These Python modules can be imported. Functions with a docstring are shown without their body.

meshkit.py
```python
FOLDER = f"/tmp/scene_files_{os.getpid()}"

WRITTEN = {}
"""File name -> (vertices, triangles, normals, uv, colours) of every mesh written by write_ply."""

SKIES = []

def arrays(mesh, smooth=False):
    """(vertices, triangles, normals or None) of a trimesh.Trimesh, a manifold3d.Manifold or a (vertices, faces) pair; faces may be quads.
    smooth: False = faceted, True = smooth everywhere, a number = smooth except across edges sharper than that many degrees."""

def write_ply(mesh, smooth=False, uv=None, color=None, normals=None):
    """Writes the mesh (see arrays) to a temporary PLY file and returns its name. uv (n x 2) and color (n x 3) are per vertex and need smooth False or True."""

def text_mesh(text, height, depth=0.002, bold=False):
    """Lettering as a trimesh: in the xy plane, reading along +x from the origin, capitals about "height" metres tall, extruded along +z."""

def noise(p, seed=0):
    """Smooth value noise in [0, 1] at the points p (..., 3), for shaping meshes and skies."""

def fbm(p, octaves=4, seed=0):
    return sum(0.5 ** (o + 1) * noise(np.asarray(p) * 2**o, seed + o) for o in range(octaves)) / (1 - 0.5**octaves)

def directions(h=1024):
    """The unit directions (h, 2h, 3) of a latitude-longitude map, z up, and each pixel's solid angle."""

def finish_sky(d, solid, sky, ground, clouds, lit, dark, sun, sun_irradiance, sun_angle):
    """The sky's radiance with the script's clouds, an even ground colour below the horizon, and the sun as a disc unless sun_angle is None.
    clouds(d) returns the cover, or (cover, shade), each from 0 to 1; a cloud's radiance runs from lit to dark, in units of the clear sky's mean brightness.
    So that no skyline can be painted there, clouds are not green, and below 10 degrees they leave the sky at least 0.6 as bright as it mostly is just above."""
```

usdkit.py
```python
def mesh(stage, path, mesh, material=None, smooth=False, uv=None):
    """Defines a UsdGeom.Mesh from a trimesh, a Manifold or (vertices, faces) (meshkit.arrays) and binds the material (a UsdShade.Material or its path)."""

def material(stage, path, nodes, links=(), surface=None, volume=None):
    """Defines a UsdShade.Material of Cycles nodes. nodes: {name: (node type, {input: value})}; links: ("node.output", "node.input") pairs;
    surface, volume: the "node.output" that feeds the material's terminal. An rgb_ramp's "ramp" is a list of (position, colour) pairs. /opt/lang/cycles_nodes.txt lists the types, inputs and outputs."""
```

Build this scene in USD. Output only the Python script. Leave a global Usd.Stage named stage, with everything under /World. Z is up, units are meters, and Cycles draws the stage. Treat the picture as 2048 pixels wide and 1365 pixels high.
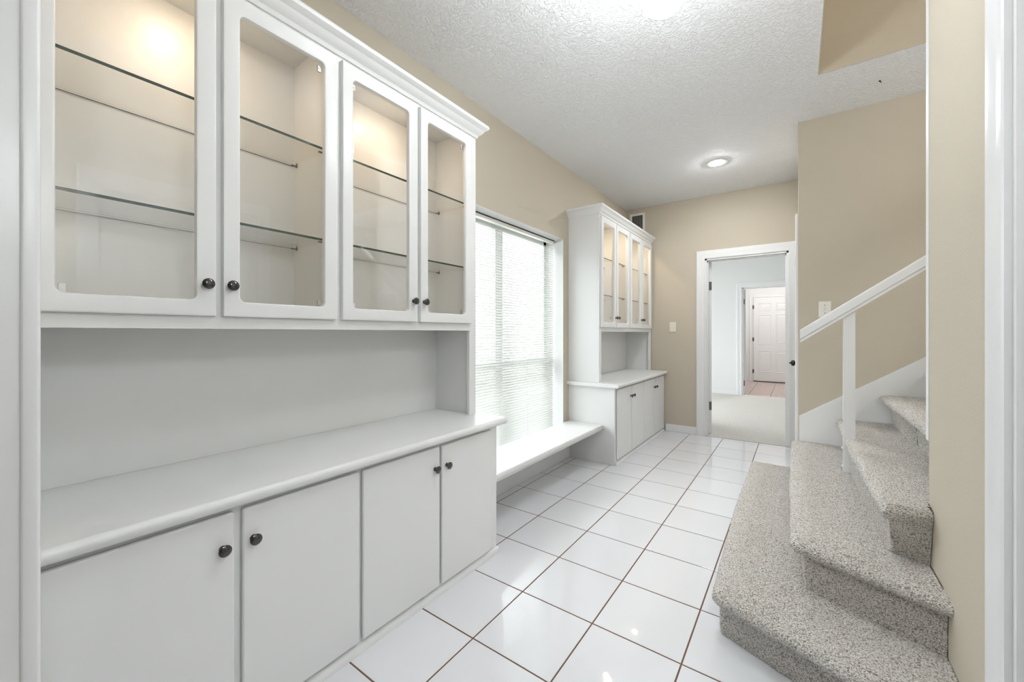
import math
import numpy as np
import trimesh
import shapely.geometry as sg
import meshkit
import usdkit
from pxr import Usd, UsdGeom, UsdLux, UsdShade, Gf, Sdf

# ------------------------------------------------------------------ camera, sky, daylight, exposure
stage = Usd.Stage.CreateInMemory()
UsdGeom.SetStageUpAxis(stage, "Z")
UsdGeom.SetStageMetersPerUnit(stage, 1.0)
UsdGeom.Xform.Define(stage, "/World")
UsdGeom.Scope.Define(stage, "/World/Looks")
H = 1.175
cam = UsdGeom.Camera.Define(stage, "/World/camera")
cam.CreateFocalLengthAttr(14.0)
cam.CreateHorizontalApertureAttr(36.0)
cam.CreateVerticalApertureAttr(36.0 * 1365 / 2048)
cam.CreateVerticalApertureOffsetAttr(-16.1 / 2048 * 36)
cam.CreateClippingRangeAttr(Gf.Vec2f(0.02, 200))
cam.CreateExposureAttr(1.0)
_x = UsdGeom.Xformable(cam)
_x.AddTranslateOp().Set(Gf.Vec3d(0, 0, H))
_x.AddRotateXYZOp().Set(Gf.Vec3f(90, 0, 35.64))

dome = UsdLux.DomeLight.Define(stage, "/World/sky")
dome.CreateIntensityAttr(0.8)
dome.CreateColorAttr(Gf.Vec3f(0.88, 0.95, 1.0))


def rect_light(path, pos, rot, w, h, power, color):
    l = UsdLux.RectLight.Define(stage, path)
    l.CreateWidthAttr(w); l.CreateHeightAttr(h)
    l.CreateIntensityAttr(power); l.CreateColorAttr(Gf.Vec3f(*color))
    x = UsdGeom.Xformable(l)
    x.AddTranslateOp().Set(Gf.Vec3d(*pos)); x.AddRotateXYZOp().Set(Gf.Vec3f(*rot))
    return l


# area lights standing for bright sky at hall window and far room's unseen window
rect_light("/World/daylight", (-5.2, 2.6, 3.0), (0, -80, 0), 4.4, 9.0, 1.05, (0.90, 0.96, 1.0))
rect_light("/World/daylight_far", (-3.5, 6.5, 1.6), (0, -90, 0), 2.6, 2.4, 0.72, (0.93, 0.97, 1.0))

# ------------------------------------------------------------------ helpers
NAMES = {}


def numbered(parent, name):
    k = NAMES.get((parent, name), 0)
    NAMES[(parent, name)] = k + 1
    return f"{parent}/{name}" if k == 0 else f"{parent}/{name}_{k:03d}"


def data(prim, **d):
    for k, v in d.items():
        if v is not None:
            prim.SetCustomDataByKey(k, v)


def path_of(p):
    return "/World" if p is None else (p if isinstance(p, str) else str(p.GetPath()))


def obj(name, mesh, mat, parent=None, smooth=30, label=None, category=None, group=None, kind=None):
    m = usdkit.mesh(stage, numbered(path_of(parent), name), mesh, MAT[mat], smooth=smooth)
    data(m.GetPrim(), label=label, category=category, group=group, kind=kind)
    return m.GetPrim()


def thing(name, label, category, loc=(0, 0, 0), group=None, kind=None):
    x = UsdGeom.Xform.Define(stage, numbered("/World", name))
    x.AddTranslateOp().Set(Gf.Vec3d(*map(float, loc)))
    data(x.GetPrim(), label=label, category=category, group=group, kind=kind)
    return x.GetPrim()


def cat(*ms):
    return trimesh.util.concatenate([trimesh.Trimesh(*m, process=False) if isinstance(m, tuple) else m for m in ms])


def box(x0, x1, y0, y1, z0, z1, r=0.0):
    c = np.array([(x0 + x1) / 2, (y0 + y1) / 2, (z0 + z1) / 2]); h = np.array([x1 - x0, y1 - y0, z1 - z0]) / 2
    if r <= 0:
        m = trimesh.creation.box(2 * h); m.apply_translation(c); return m
    r = min(r, *(h * 0.9)); pts = []
    for s in np.ndindex(2, 2, 2):
        s = np.array(s) * 2 - 1
        k = r * (1 - 0.7071)
        for a in ((0, 0, r), (0, r, 0), (r, 0, 0)):
            pass
        for q in ((r, r, 0), (r, 0, r), (0, r, r), (k, k, r), (k, r, k), (r, k, k)):
            pts.append(c + s * (h - np.array(q)))
    return trimesh.Trimesh(pts).convex_hull


def to_axis(m, axis, at):
    """An extrusion in (a, b, depth) becomes: axis 'x': a->y, b->z, depth->x; axis 'y': a->x, b->z, depth->y."""
    v = m.vertices.copy()
    if axis == "x":
        w = np.stack([v[:, 2] + at, v[:, 0], v[:, 1]], 1)
    elif axis == "y":
        w = np.stack([v[:, 0], v[:, 2] + at, v[:, 1]], 1)
    else:
        w = np.stack([v[:, 0], v[:, 1], v[:, 2] + at], 1)
    out = trimesh.Trimesh(w, m.faces, process=False)
    if out.volume < 0:
        out.invert()
    return out


def slab(axis, at, depth, outer, holes=()):
    """Flat slab: outer and holes are (a0, a1, b0, b1) rectangles or polygons."""
    P = lambda r: sg.box(r[0], r[2], r[1], r[3]) if len(r) == 4 and np.ndim(r[0]) == 0 else sg.Polygon(r)
    p = P(outer)
    for q in holes:
        p = p.difference(P(q))
    gs = getattr(p, "geoms", [p])
    return to_axis(cat(*[trimesh.creation.extrude_polygon(g, depth, engine="earcut") for g in gs]), axis, at)


def rr(a0, a1, b0, b1, r, k=5):
    """Rounded rectangle loop, 4 (k+1) points."""
    out = []
    for cx, cy, t in ((a1 - r, b1 - r, 0), (a0 + r, b1 - r, 90), (a0 + r, b0 + r, 180), (a1 - r, b0 + r, 270)):
        for i in range(k + 1):
            an = math.radians(t + 90 * i / k)
            out.append((cx + r * math.cos(an), cy + r * math.sin(an)))
    return np.array(out)


def loops_mesh(loops, closed):
    """Quads between successive 3-D loops of equal length."""
    n, L = len(loops[0]), len(loops)
    v = np.vstack(loops); f = []
    for i in range(L if closed else L - 1):
        a, b = i * n, ((i + 1) % L) * n
        j = np.arange(n); k = (j + 1) % n
        f.append(np.stack([a + j, a + k, b + k], 1)); f.append(np.stack([a + j, b + k, b + j], 1))
    return trimesh.Trimesh(v, np.vstack(f), process=False)


def fix(m):
    if m.volume < 0:
        m.invert()
    return m


def frame_x(x0, x1, o, i, ri=0.02, c=0.006, ro=0.003):
    """Door frame with a rounded opening lying in the y-z plane, from x0 (back) to x1 (front, chamfered)."""
    X = lambda l, x: np.column_stack([np.full(len(l), x), l])
    O = lambda d: rr(o[0] + d, o[1] - d, o[2] + d, o[3] - d, max(ro - d, 0.0008))
    I = lambda d: rr(i[0] - d, i[1] + d, i[2] - d, i[3] + d, ri + d)
    return fix(loops_mesh([X(O(0), x0), X(O(0), x1 - c), X(O(c * .3), x1 - c * .3), X(O(c), x1), X(I(c), x1), X(I(c * .3), x1 - c * .3), X(I(0), x1 - c), X(I(0), x0)], True))


def ring(axis, loops2d, depths):
    f = (lambda l, d: np.column_stack([np.full(len(l), d), l])) if axis == "x" else (lambda l, d: np.column_stack([l[:, 0], np.full(len(l), d), l[:, 1]]))
    return loops_mesh([f(l, d) for l, d in zip(loops2d, depths)], False)


def sweep2d(path, prof, closed_path=False, side=1):
    """Mitred sweep of a closed profile [(out, z)] along a plan polyline; out points to the right of the direction of travel (side=1)."""
    p = np.array(path, float); n = len(p); loops = []
    for i in range(n):
        d0 = p[i] - p[i - 1] if i > 0 else p[1] - p[0]
        d1 = p[i + 1] - p[i] if i < n - 1 else p[-1] - p[-2]
        d0 = d0 / np.linalg.norm(d0); d1 = d1 / np.linalg.norm(d1)
        n0, n1 = np.array([d0[1], -d0[0]]) * side, np.array([d1[1], -d1[0]]) * side
        m = n0 + n1; m /= np.dot(m, n0)
        loops.append(np.array([[*(p[i] + m * o), z] for o, z in prof]))
    m = loops_mesh(loops, False)
    caps = []
    poly = sg.Polygon(prof)
    tv, tf = trimesh.creation.triangulate_polygon(poly, engine="earcut")
    pr = np.array(prof); idx = [int(np.argmin(((pr - t) ** 2).sum(1))) for t in tv]
    tf = np.array(idx)[tf]
    f = np.vstack([m.faces, tf, tf[:, ::-1] + (n - 1) * len(prof)])
    out = trimesh.Trimesh(m.vertices, f, process=False)
    trimesh.repair.fix_normals(out)
    return out


def casing(axis, at, sgn, a0, a1, z1, w=0.095, t=0.018, z0=0.0):
    """Door casing on three sides around the opening a0..a1, z0..z1 on the plane axis=at, standing proud in direction sgn."""
    prof = [(0.0, 0.0), (0.0, 0.6 * t), (0.006, 0.75 * t), (0.03, 0.62 * t), (0.045, 0.66 * t), (0.058, 0.95 * t), (0.075, t), (w - .006, 0.92 * t), (w, 0.6 * t), (w, 0.0)]
    m = sweep2d([(a0, z0), (a0, z1), (a1, z1), (a1, z0)], prof, side=-1)
    v = m.vertices.copy()
    v = np.stack([at + sgn * v[:, 2], v[:, 0], v[:, 1]], 1) if axis == "x" else np.stack([v[:, 0], at + sgn * v[:, 2], v[:, 1]], 1)
    m = trimesh.Trimesh(v, m.faces, process=False)
    trimesh.repair.fix_normals(m)
    return m


def lathe(prof, axis, at, n=24):
    """prof: [(radius, along)]; axis a direction such as (1, 0, 0)."""
    prof = np.array(prof, float)
    m = trimesh.creation.revolve(prof, sections=n)
    T = trimesh.geometry.align_vectors([0, 0, 1], axis); T[:3, 3] = at
    m.apply_transform(T)
    return fix(m)


def rod(a, b, r, n=10):
    return trimesh.creation.cylinder(radius=r, segment=[a, b], sections=n)


# ------------------------------------------------------------------ materials
MAT = {}


def mat(name, nodes, links=(), surface="p.BSDF"):
    MAT[name] = usdkit.material(stage, f"/World/Looks/{name}", nodes, links, surface=surface)


def plain(name, color, rough=0.5, bump=None, **kw):
    nodes = {"p": ("principled_bsdf", {"base_color": color, "roughness": rough, **kw})}
    links = []
    if bump:
        scale, dist, detail = bump
        nodes |= {"g": ("geometry", {}), "n": ("noise_texture", {"scale": scale, "detail": detail, "roughness": 0.55}), "b": ("bump", {"distance": dist, "strength": 1.0})}
        links += [("g.position", "n.vector"), ("n.fac", "b.height"), ("b.normal", "p.normal")]
    mat(name, nodes, links)


plain("white_paint", (0.80, 0.80, 0.79), 0.34, bump=(9, 0.0012, 2))
plain("white_trim", (0.82, 0.82, 0.815), 0.32)
plain("cabinet_lining", (0.80, 0.79, 0.76), 0.30)
plain("wall_beige", (0.565, 0.505, 0.405), 0.75, bump=(170, 0.0013, 3))
plain("wall_white", (0.80, 0.80, 0.79), 0.7, bump=(150, 0.0015, 3))
mat("ceiling_white", {"g": ("geometry", {}), "n": ("noise_texture", {"scale": 62, "detail": 3, "roughness": 0.6, "distortion": 0.6}),
                      "r": ("rgb_ramp", {"ramp": [(0.45, (0, 0, 0)), (0.62, (1, 1, 1))]}), "b": ("bump", {"distance": 0.0035, "strength": 0.9}),
                      "p": ("principled_bsdf", {"base_color": (0.90, 0.90, 0.905), "roughness": 0.85})},
    [("g.position", "n.vector"), ("n.fac", "r.fac"), ("r.color", "b.height"), ("b.normal", "p.normal")])
mat("tile_white", {"g": ("geometry", {}), "n": ("noise_texture", {"scale": 11, "detail": 2}), "b": ("bump", {"distance": 0.0009, "strength": 0.5}), "o": ("object_info", {}),
                   "m": ("mix", {"color1": (0.755, 0.758, 0.78), "color2": (0.79, 0.793, 0.815)}), "p": ("principled_bsdf", {"roughness": 0.035, "ior": 1.5, "specular_ior_level": 0.55})},
    [("g.position", "n.vector"), ("n.fac", "b.height"), ("b.normal", "p.normal"), ("o.random", "m.fac"), ("m.color", "p.base_color")])
plain("grout_brown", (0.165, 0.088, 0.058), 0.85)
mat("carpet", {"g": ("geometry", {}), "v": ("voronoi_texture", {"scale": 190, "randomness": 1.0}), "n": ("noise_texture", {"scale": 330, "detail": 2, "roughness": 0.6}),
               "a": ("math", {"math_type": "multiply_add", "value2": -0.42, "value3": 0.42}), "s": ("math", {"math_type": "multiply_add", "value2": 0.9}),
               "r": ("rgb_ramp", {"ramp": [(0.32, (0.10, 0.078, 0.058)), (0.53, (0.36, 0.322, 0.278)), (0.76, (0.76, 0.735, 0.70))]}),
               "b": ("bump", {"distance": 0.004, "strength": 0.7}),
               "p": ("principled_bsdf", {"roughness": 0.95, "sheen_weight": 0.3, "specular_ior_level": 0.1})},
    [("g.position", "n.vector"), ("g.position", "v.vector"), ("v.distance", "a.value1"), ("n.fac", "s.value1"), ("a.value", "s.value3"), ("s.value", "r.fac"), ("r.color", "p.base_color"), ("s.value", "b.height"), ("b.normal", "p.normal")])
mat("carpet_far", {"g": ("geometry", {}), "n": ("noise_texture", {"scale": 120, "detail": 3, "roughness": 0.7}),
                   "r": ("rgb_ramp", {"ramp": [(0.35, (0.60, 0.57, 0.52)), (0.65, (0.78, 0.755, 0.71))]}), "b": ("bump", {"distance": 0.004}),
                   "p": ("principled_bsdf", {"roughness": 0.95, "specular_ior_level": 0.1})},
    [("g.position", "n.vector"), ("n.fac", "r.fac"), ("r.color", "p.base_color"), ("n.fac", "b.height"), ("b.normal", "p.normal")])
mat("terracotta", {"g": ("geometry", {}), "n": ("noise_texture", {"scale": 14, "detail": 3}), "r": ("rgb_ramp", {"ramp": [(0.3, (0.50, 0.36, 0.31)), (0.7, (0.62, 0.50, 0.45))]}),
                   "p": ("principled_bsdf", {"roughness": 0.22})}, [("g.position", "n.vector"), ("n.fac", "r.fac"), ("r.color", "p.base_color")])
plain("grout_grey", (0.30, 0.26, 0.24), 0.9)
mat("pane_glass", {"t": ("transparent_bsdf", {"color": (0.985, 0.987, 0.983)}), "s": ("glossy_bsdf", {"color": (1, 1, 1), "roughness": 0.0}), "f": ("layer_weight", {"blend": 0.5}),
                   "w": ("math", {"math_type": "power", "value2": 5.0}), "k": ("math", {"math_type": "multiply_add", "value2": 0.96, "value3": 0.035}), "m": ("mix_closure", {})},
    [("f.facing", "w.value1"), ("w.value", "k.value1"), ("k.value", "m.fac"), ("t.BSDF", "m.closure1"), ("s.BSDF", "m.closure2")], surface="m.closure")
plain("glass_edge", (0.02, 0.045, 0.03), 0.15)
mat("slat_white", {"d": ("principled_bsdf", {"base_color": (0.84, 0.84, 0.82), "roughness": 0.4}), "t": ("translucent_bsdf", {"color": (0.92, 0.93, 0.90)}), "m": ("mix_closure", {"fac": 0.22})},
    [("d.BSDF", "m.closure1"), ("t.BSDF", "m.closure2")], surface="m.closure")
plain("bronze", (0.018, 0.014, 0.012), 0.13, specular_ior_level=0.7, coat_weight=0.6)
plain("black_iron", (0.01, 0.01, 0.011), 0.3)
plain("steel", (0.55, 0.54, 0.52), 0.3, metallic=1.0)
plain("hinge_dark", (0.16, 0.15, 0.14), 0.35, metallic=1.0)
plain("vent_dark", (0.045, 0.045, 0.04), 0.7)
plain("vent_grey", (0.21, 0.21, 0.185), 0.6)
plain("plastic_white", (0.82, 0.80, 0.74), 0.35)
plain("plastic_cream", (0.80, 0.75, 0.66), 0.35)
plain("gap_shade_paint", (0.05, 0.045, 0.04), 0.9)  # dark colour painted as shade in narrow gaps
plain("window_frame_white", (0.74, 0.75, 0.74), 0.4)
plain("lawn_green", (0.42, 0.44, 0.39), 0.9, bump=(60, 0.01, 3))
plain("trim_ring_grey", (0.62, 0.62, 0.62), 0.4)


def emitter(name, color, strength):
    mat(name, {"e": ("emission", {"color": color, "strength": strength})}, surface="e.emission")


emitter("lamp_white", (0.94, 0.97, 1.0), 215.0)
emitter("lamp_white_soft", (0.95, 0.98, 1.0), 38.0)
emitter("lamp_warm_far", (1.0, 0.80, 0.58), 170.0)
emitter("lamp_warm", (1.0, 0.78, 0.55), 85.0)

# ------------------------------------------------------------------ the shell
CEIL, XL, YB, YS, XW = 2.735, -1.773, 4.98, 3.635, 0.37   # ceiling, left wall, back wall, stair wall, right wall
XC = 0.004                                                # side wall beyond the stairs


def structure(name, mesh, m, label, category, smooth=False, parent=None):
    return obj(name, mesh, m, parent, smooth=smooth, label=label, category=category, kind="structure")


WY0, WY1, WZ0, WZ1 = 1.80, 3.288, 0.25, 2.045              # window recess
structure("wall_left", slab("x", XL - 0.24, 0.24, (-0.1, YB, 0, CEIL), [(WY0, WY1, WZ0, WZ1)]), "wall_beige", "long beige wall with the blind-covered window recess", "wall")
structure("wall_back", slab("y", YB, 0.12, (XL - .24, XC + 0.12, 0, CEIL), [(-0.858, -0.074, -0.01, 2.02)]), "wall_beige", "beige end wall with the open doorway and air vent", "wall")
structure("wall_right", slab("x", XC, 0.12, (YS + 0.1, YB, 0, CEIL), [(3.82, 4.58, -.01, 2.0)]), "wall_beige", "short beige side wall past the stairs, seen nearly edge on", "wall")
structure("wall_stair", slab("y", YS, 0.10, (XC, 2.3, 0, CEIL)), "wall_beige", "beige wall beside the staircase behind the handrail", "wall")
structure("wall_stair", box(XW + .12, 2.3, 1.84, 1.96, 0, CEIL), "wall_beige", "beige wall closing the near side of the staircase, out of view", "wall")
structure("wall_right", slab("x", XW, 0.12, (-0.1, 1.96, 0, CEIL), [(0.48, 1.302, -.01, 2.04)]), "wall_beige", "pale beige wall end at the right where the stairs meet it", "wall")
structure("wall_stair", box(2.3, 2.4, 1.84, YS + .1, 0, 5.2), "wall_beige", "beige wall closing the staircase at its upper end, out of view", "wall")
structure("wall_front", slab("y", -0.09, 0.158, (XL, XW, 0, CEIL), [(-1.22, 0.33, -.01, 2.07)]), "wall_beige", "beige wall around the doorway the picture is taken from", "wall")
# ceiling with the stair opening
OX0, OX1, OY0, OY1 = 0.10, 2.3, 1.96, 3.035
structure("ceiling", slab("z", CEIL, 0.10, [(-2.9, -3.1), (2.4, -3.1), (2.4, 5.1), (-2.9, 5.1)], [(OX0, OX1, OY0, OY1)]), "ceiling_white", "white textured ceiling of the hall with a stair opening", "ceiling")
structure("wall_stair", cat(box(OX0, 2.3, OY1, OY1 + .1, CEIL + .1, 5.2), box(OX0 - .1, OX0, OY0, OY1 + .1, CEIL + .1, 5.2), box(OX0 - .1, 2.3, OY0 - .1, OY0, CEIL + .1, 5.2)), "wall_beige", "brown-beige shaft walls above the stair opening in the ceiling", "wall")
structure("wall_stair", cat(box(OX0, 2.3, OY1 - .004, OY1, CEIL + .0, CEIL + .1), box(OX0, OX0 + .004, OY0, OY1, CEIL, CEIL + .1)), "wall_beige", "beige edge lining of the stair opening, just above the ceiling", "wall")
structure("ceiling", box(OX0 - .1, 2.4, OY0 - .1, OY1 + .1, 5.2, 5.3), "ceiling_white", "white ceiling high above the stair shaft", "ceiling")

# floor: grout slab with tiles as pieces
floor = thing("floor", "glossy white ceramic tile floor with brown grout lines in the hall", "floor", kind="structure")
obj("grout", box(XL, 2.3, -0.09, YB, -0.05, -0.0014), "grout_brown", floor, smooth=False)
rng = np.random.default_rng(7)
TX0, TY0, TP, TQ = -1.015, 1.158, 0.340, 0.3405


def tile_mesh(x0, x1, y0, y1, t=0.008, sag=0.0005, n=5):
    a, b = np.linspace(x0, x1, n), np.linspace(y0, y1, n)
    A, B = np.meshgrid(a, b, indexing="ij")
    u, w = (A - x0) / (x1 - x0) * 2 - 1, (B - y0) / (y1 - y0) * 2 - 1
    tilt = rng.normal(0, 0.0009, 2)
    z = -sag * (u ** 4 + w ** 4) * 0.5 + tilt[0] * (A - A.mean()) + tilt[1] * (B - B.mean())
    top = np.stack([A, B, z], -1).reshape(-1, 3)
    idx = np.arange(n * n).reshape(n, n)
    f = [np.stack([idx[:-1, :-1], idx[1:, :-1], idx[1:, 1:], idx[:-1, 1:]], -1).reshape(-1, 4)]
    edge = np.concatenate([idx[:-1, 0], idx[-1, :-1], idx[:0:-1, -1], idx[0, :0:-1]])
    c = np.array([(x0 + x1) / 2, (y0 + y1) / 2, 0])
    e1 = top[edge] + np.sign(c - top[edge]) * [-.0008, -.0008, 0] - [0, 0, .0007]
    e2 = e1 - [0, 0, t]
    m = len(edge); o1, o2 = n * n, n * n + m
    j = np.arange(m); k = (j + 1) % m
    f.append(np.stack([edge[k], edge[j], o1 + j, o1 + k], -1)); f.append(np.stack([o1 + k, o1 + j, o2 + j, o2 + k], -1))
    q = np.vstack(f)
    return trimesh.Trimesh(np.vstack([top, e1, e2]), np.vstack([q[:, [0, 1, 2]], q[:, [0, 2, 3]]]), process=False)


g = 0.0036
for i in range(-3, 10):
    for j in range(-4, 12):
        x0, x1 = max(TX0 + i * TP + g, XL + .001), min(TX0 + (i + 1) * TP - g, 2.29)
        y0, y1 = max(TY0 + j * TQ + g, -0.088), min(TY0 + (j + 1) * TQ - g, YB - .001)
        if x1 - x0 < .03 or y1 - y0 < .02:
            continue
        if x0 > XC + .12 and y1 < 1.3 or x0 > 0.45 or (x0 > XC and y0 > YS):
            continue
        obj("floor_tile", tile_mesh(x0, x1, y0, y1), "tile_white", floor, smooth=40)

# rooms beyond: carpeted room through the open door, tiled entry behind it
R2X0, R2X1, R2Y, R3Y = -3.2, 1.6, 8.62, 11.28
structure("floor", box(R2X0, R2X1, YB + .0, R2Y + .1, -0.04, 0.004), "carpet_far", "pale beige carpet of the room seen through the far doorway", "floor")
structure("wall_left", slab("x", R2X0 - .15, .15, (YB + .12, R2Y, 0, CEIL), [(5.4, 7.5, 0.4, 2.2)]), "wall_white", "unseen white wall of the far room with a window hole placed to light it", "wall")  # unseen window hole, lets daylight onto the far carpet
structure("wall_right", box(R2X1, R2X1 + .1, YB + .12, R2Y, 0, CEIL), "wall_white", "white right wall of the far room, out of view", "wall")
structure("wall_back", slab("y", R2Y, 0.12, (R2X0, R2X1, 0, CEIL), [(-0.85, 0.0, -.01, 2.03)]), "wall_white", "white wall of the far room with a second doorway", "wall")
structure("wall_front", cat(slab("y", YB + .12, 0.01, (R2X0, R2X1, 0, CEIL), [(-0.858, -0.074, -.01, 2.02)])), "wall_white", "white back side of the hall end wall inside the far room", "wall")
structure("ceiling", box(R2X0, R2X1, YB + .12, R2Y + .1, CEIL, CEIL + .1), "ceiling_white", "white ceiling of the far room", "ceiling")
fl3 = thing("floor", "pinkish terracotta tile floor of the entry behind the second doorway", "floor", kind="structure")
obj("grout", box(-1.5, 0.9, R2Y + .1, R3Y, -0.04, -0.001), "grout_grey", fl3, smooth=False)
for i in range(-3, 4):
    for j in range(0, 8):
        x0, x1, y0, y1 = -0.76 + i * .353, -0.76 + (i + 1) * .353, R2Y + .1 + j * .353, R2Y + .1 + (j + 1) * .353
        y1 = min(y1, R3Y)
        if y1 - y0 > .03 and x0 > -1.6 and x1 < .9:
            obj("floor_tile", box(max(x0, -1.5) + .005, x1 - .005, y0 + .005, y1 - .005, -0.01, 0.003, .002), "terracotta", fl3, smooth=False)
structure("wall_left", box(-1.6, -1.5, R2Y + .12, R3Y, 0, CEIL), "wall_white", "white left wall of the tiled entry, mostly hidden", "wall")
structure("wall_right", box(0.9, 1.0, R2Y + .12, R3Y, 0, CEIL), "wall_white", "white right wall of the tiled entry, out of view", "wall")
structure("wall_back", slab("y", R3Y, .1, (-1.6, 1.0, 0, CEIL)), "wall_white", "white end wall of the tiled entry around the panelled door", "wall")
structure("ceiling", box(-1.6, 1.0, R2Y + .12, R3Y + .1, CEIL, CEIL + .1), "ceiling_white", "white ceiling of the tiled entry", "ceiling")
# room behind the camera
structure("floor", box(-2.4, 1.8, -3.0, -0.09, -0.05, 0.0), "carpet_far", "beige carpet of the room behind the camera", "floor")
structure("wall_left", box(-2.5, -2.4, -3.0, -0.09, 0, CEIL), "wall_beige", "beige left wall of the room behind the camera", "wall")
structure("wall_right", box(1.8, 1.9, -3.0, -0.09, 0, CEIL), "wall_beige", "beige right wall of the room behind the camera", "wall")
structure("wall_rear", box(-2.5, 1.9, -3.1, -3.0, 0, CEIL), "wall_beige", "beige wall behind the camera", "wall")
structure("wall_front", cat(box(-2.4, XL, -.09, .03, 0, CEIL), box(XW, 1.8, -.09, .03, 0, CEIL)), "wall_beige", "beige wall pieces beside the camera doorway", "wall")
# unseen white room, made to bounce light out through the right-hand doorway
SX0, SX1, SY0, SY1 = XW + .12, 2.3, -0.09, 1.84
structure("wall_right", box(SX1, SX1 + .1, SY0, SY1, 0, CEIL), "wall_white", "unseen white far wall of the side room, placed to bounce light into the hall", "wall")
structure("wall_right", cat(box(SX0, SX1, SY1 - .01, SY1, 0, CEIL), box(SX0, SX1, .03, .04, 0, CEIL), slab("x", SX0, .01, (.04, SY1 - .01, 0, CEIL), [(0.48, 1.302, -.01, 2.04)])), "wall_white", "unseen white lining walls of the side room, placed to bounce light into the hall", "wall")
structure("floor", box(SX0, SX1, .03, SY1, -.04, .002), "carpet_far", "unseen pale carpet of the side room placed to light the hall", "floor")

# trims
structure("trim_1", casing("y", YB, -1, -0.858, -0.074, 2.02, w=.092), "white_trim", "white moulded casing around the far open doorway", "door casing", smooth=25)
structure("trim_2", casing("y", R2Y, -1, -0.85, 0.0, 2.03, w=.095), "white_trim", "white casing around the second doorway in the far room", "door casing", smooth=25)
structure("trim_3", casing("x", XW, -1, 0.48, 1.302, 2.04, w=.088, t=.02), "white_trim", "white moulded casing at the right edge of the picture", "door casing", smooth=25)
structure("trim_4", casing("x", XC, -1, 3.82, 4.58, 2.0, w=.088, t=.018), "white_trim", "white casing seen edge on beside the black door knob", "door casing", smooth=25)
structure("trim_5", cat(box(-1.2625, -1.196, 0.0685, 0.0958, 0, 2.114, .006), box(-1.2625, .36, 0.0685, 0.0958, 2.05, 2.114, .006), box(.31, .365, 0.0685, 0.0958, 0, 2.114, .006)), "white_trim", "white casing at the left edge of the picture", "door casing", smooth=25)
structure("trim_6", casing("y", R3Y, -1, -0.875, -0.04, 2.03, w=.07), "white_trim", "white casing around the panelled entry door", "door casing", smooth=25)
structure("trim_7", cat(box(-.858, -.84, YB, YB + .13, 0, 2.02), box(-.092, -.074, YB, YB + .13, 0, 2.02), box(-.858, -.074, YB, YB + .13, 2.002, 2.02), box(-.84, -.828, YB + .03, YB + .075, 0, 2.0), box(-.104, -.092, YB + .03, YB + .075, 0, 2.0), box(-.84, -.092, YB + .03, YB + .075, 1.99, 2.002)), "white_trim", "white jamb lining inside the far open doorway", "door jamb")
structure("trim_8", cat(box(XW, XW + .13, 1.284, 1.302, 0, 2.04), box(XW, XW + .13, .48, .498, 0, 2.04), box(XW, XW + .13, .48, 1.302, 2.022, 2.04), box(XW + .012, XW + .05, 1.272, 1.284, 0, 2.02, .002)), "white_trim", "grey-shaded white jamb at the far right edge", "door jamb")
structure("trim_9", cat(box(-1.22, -1.20, -.09, .0725, 0, 2.06), box(.31, .33, -.09, .0725, 0, 2.06), box(-1.22, .33, -.09, .0725, 2.05, 2.07)), "white_trim", "white jamb of the camera doorway at the left edge of the picture", "door jamb")
structure("trim_10", cat(box(-.85, -.832, R2Y, R2Y + .12, 0, 2.03), box(-.018, 0, R2Y, R2Y + .12, 0, 2.03), box(-.85, 0, R2Y, R2Y + .12, 2.012, 2.03)), "white_trim", "white jamb lining of the second doorway", "door jamb")
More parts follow.
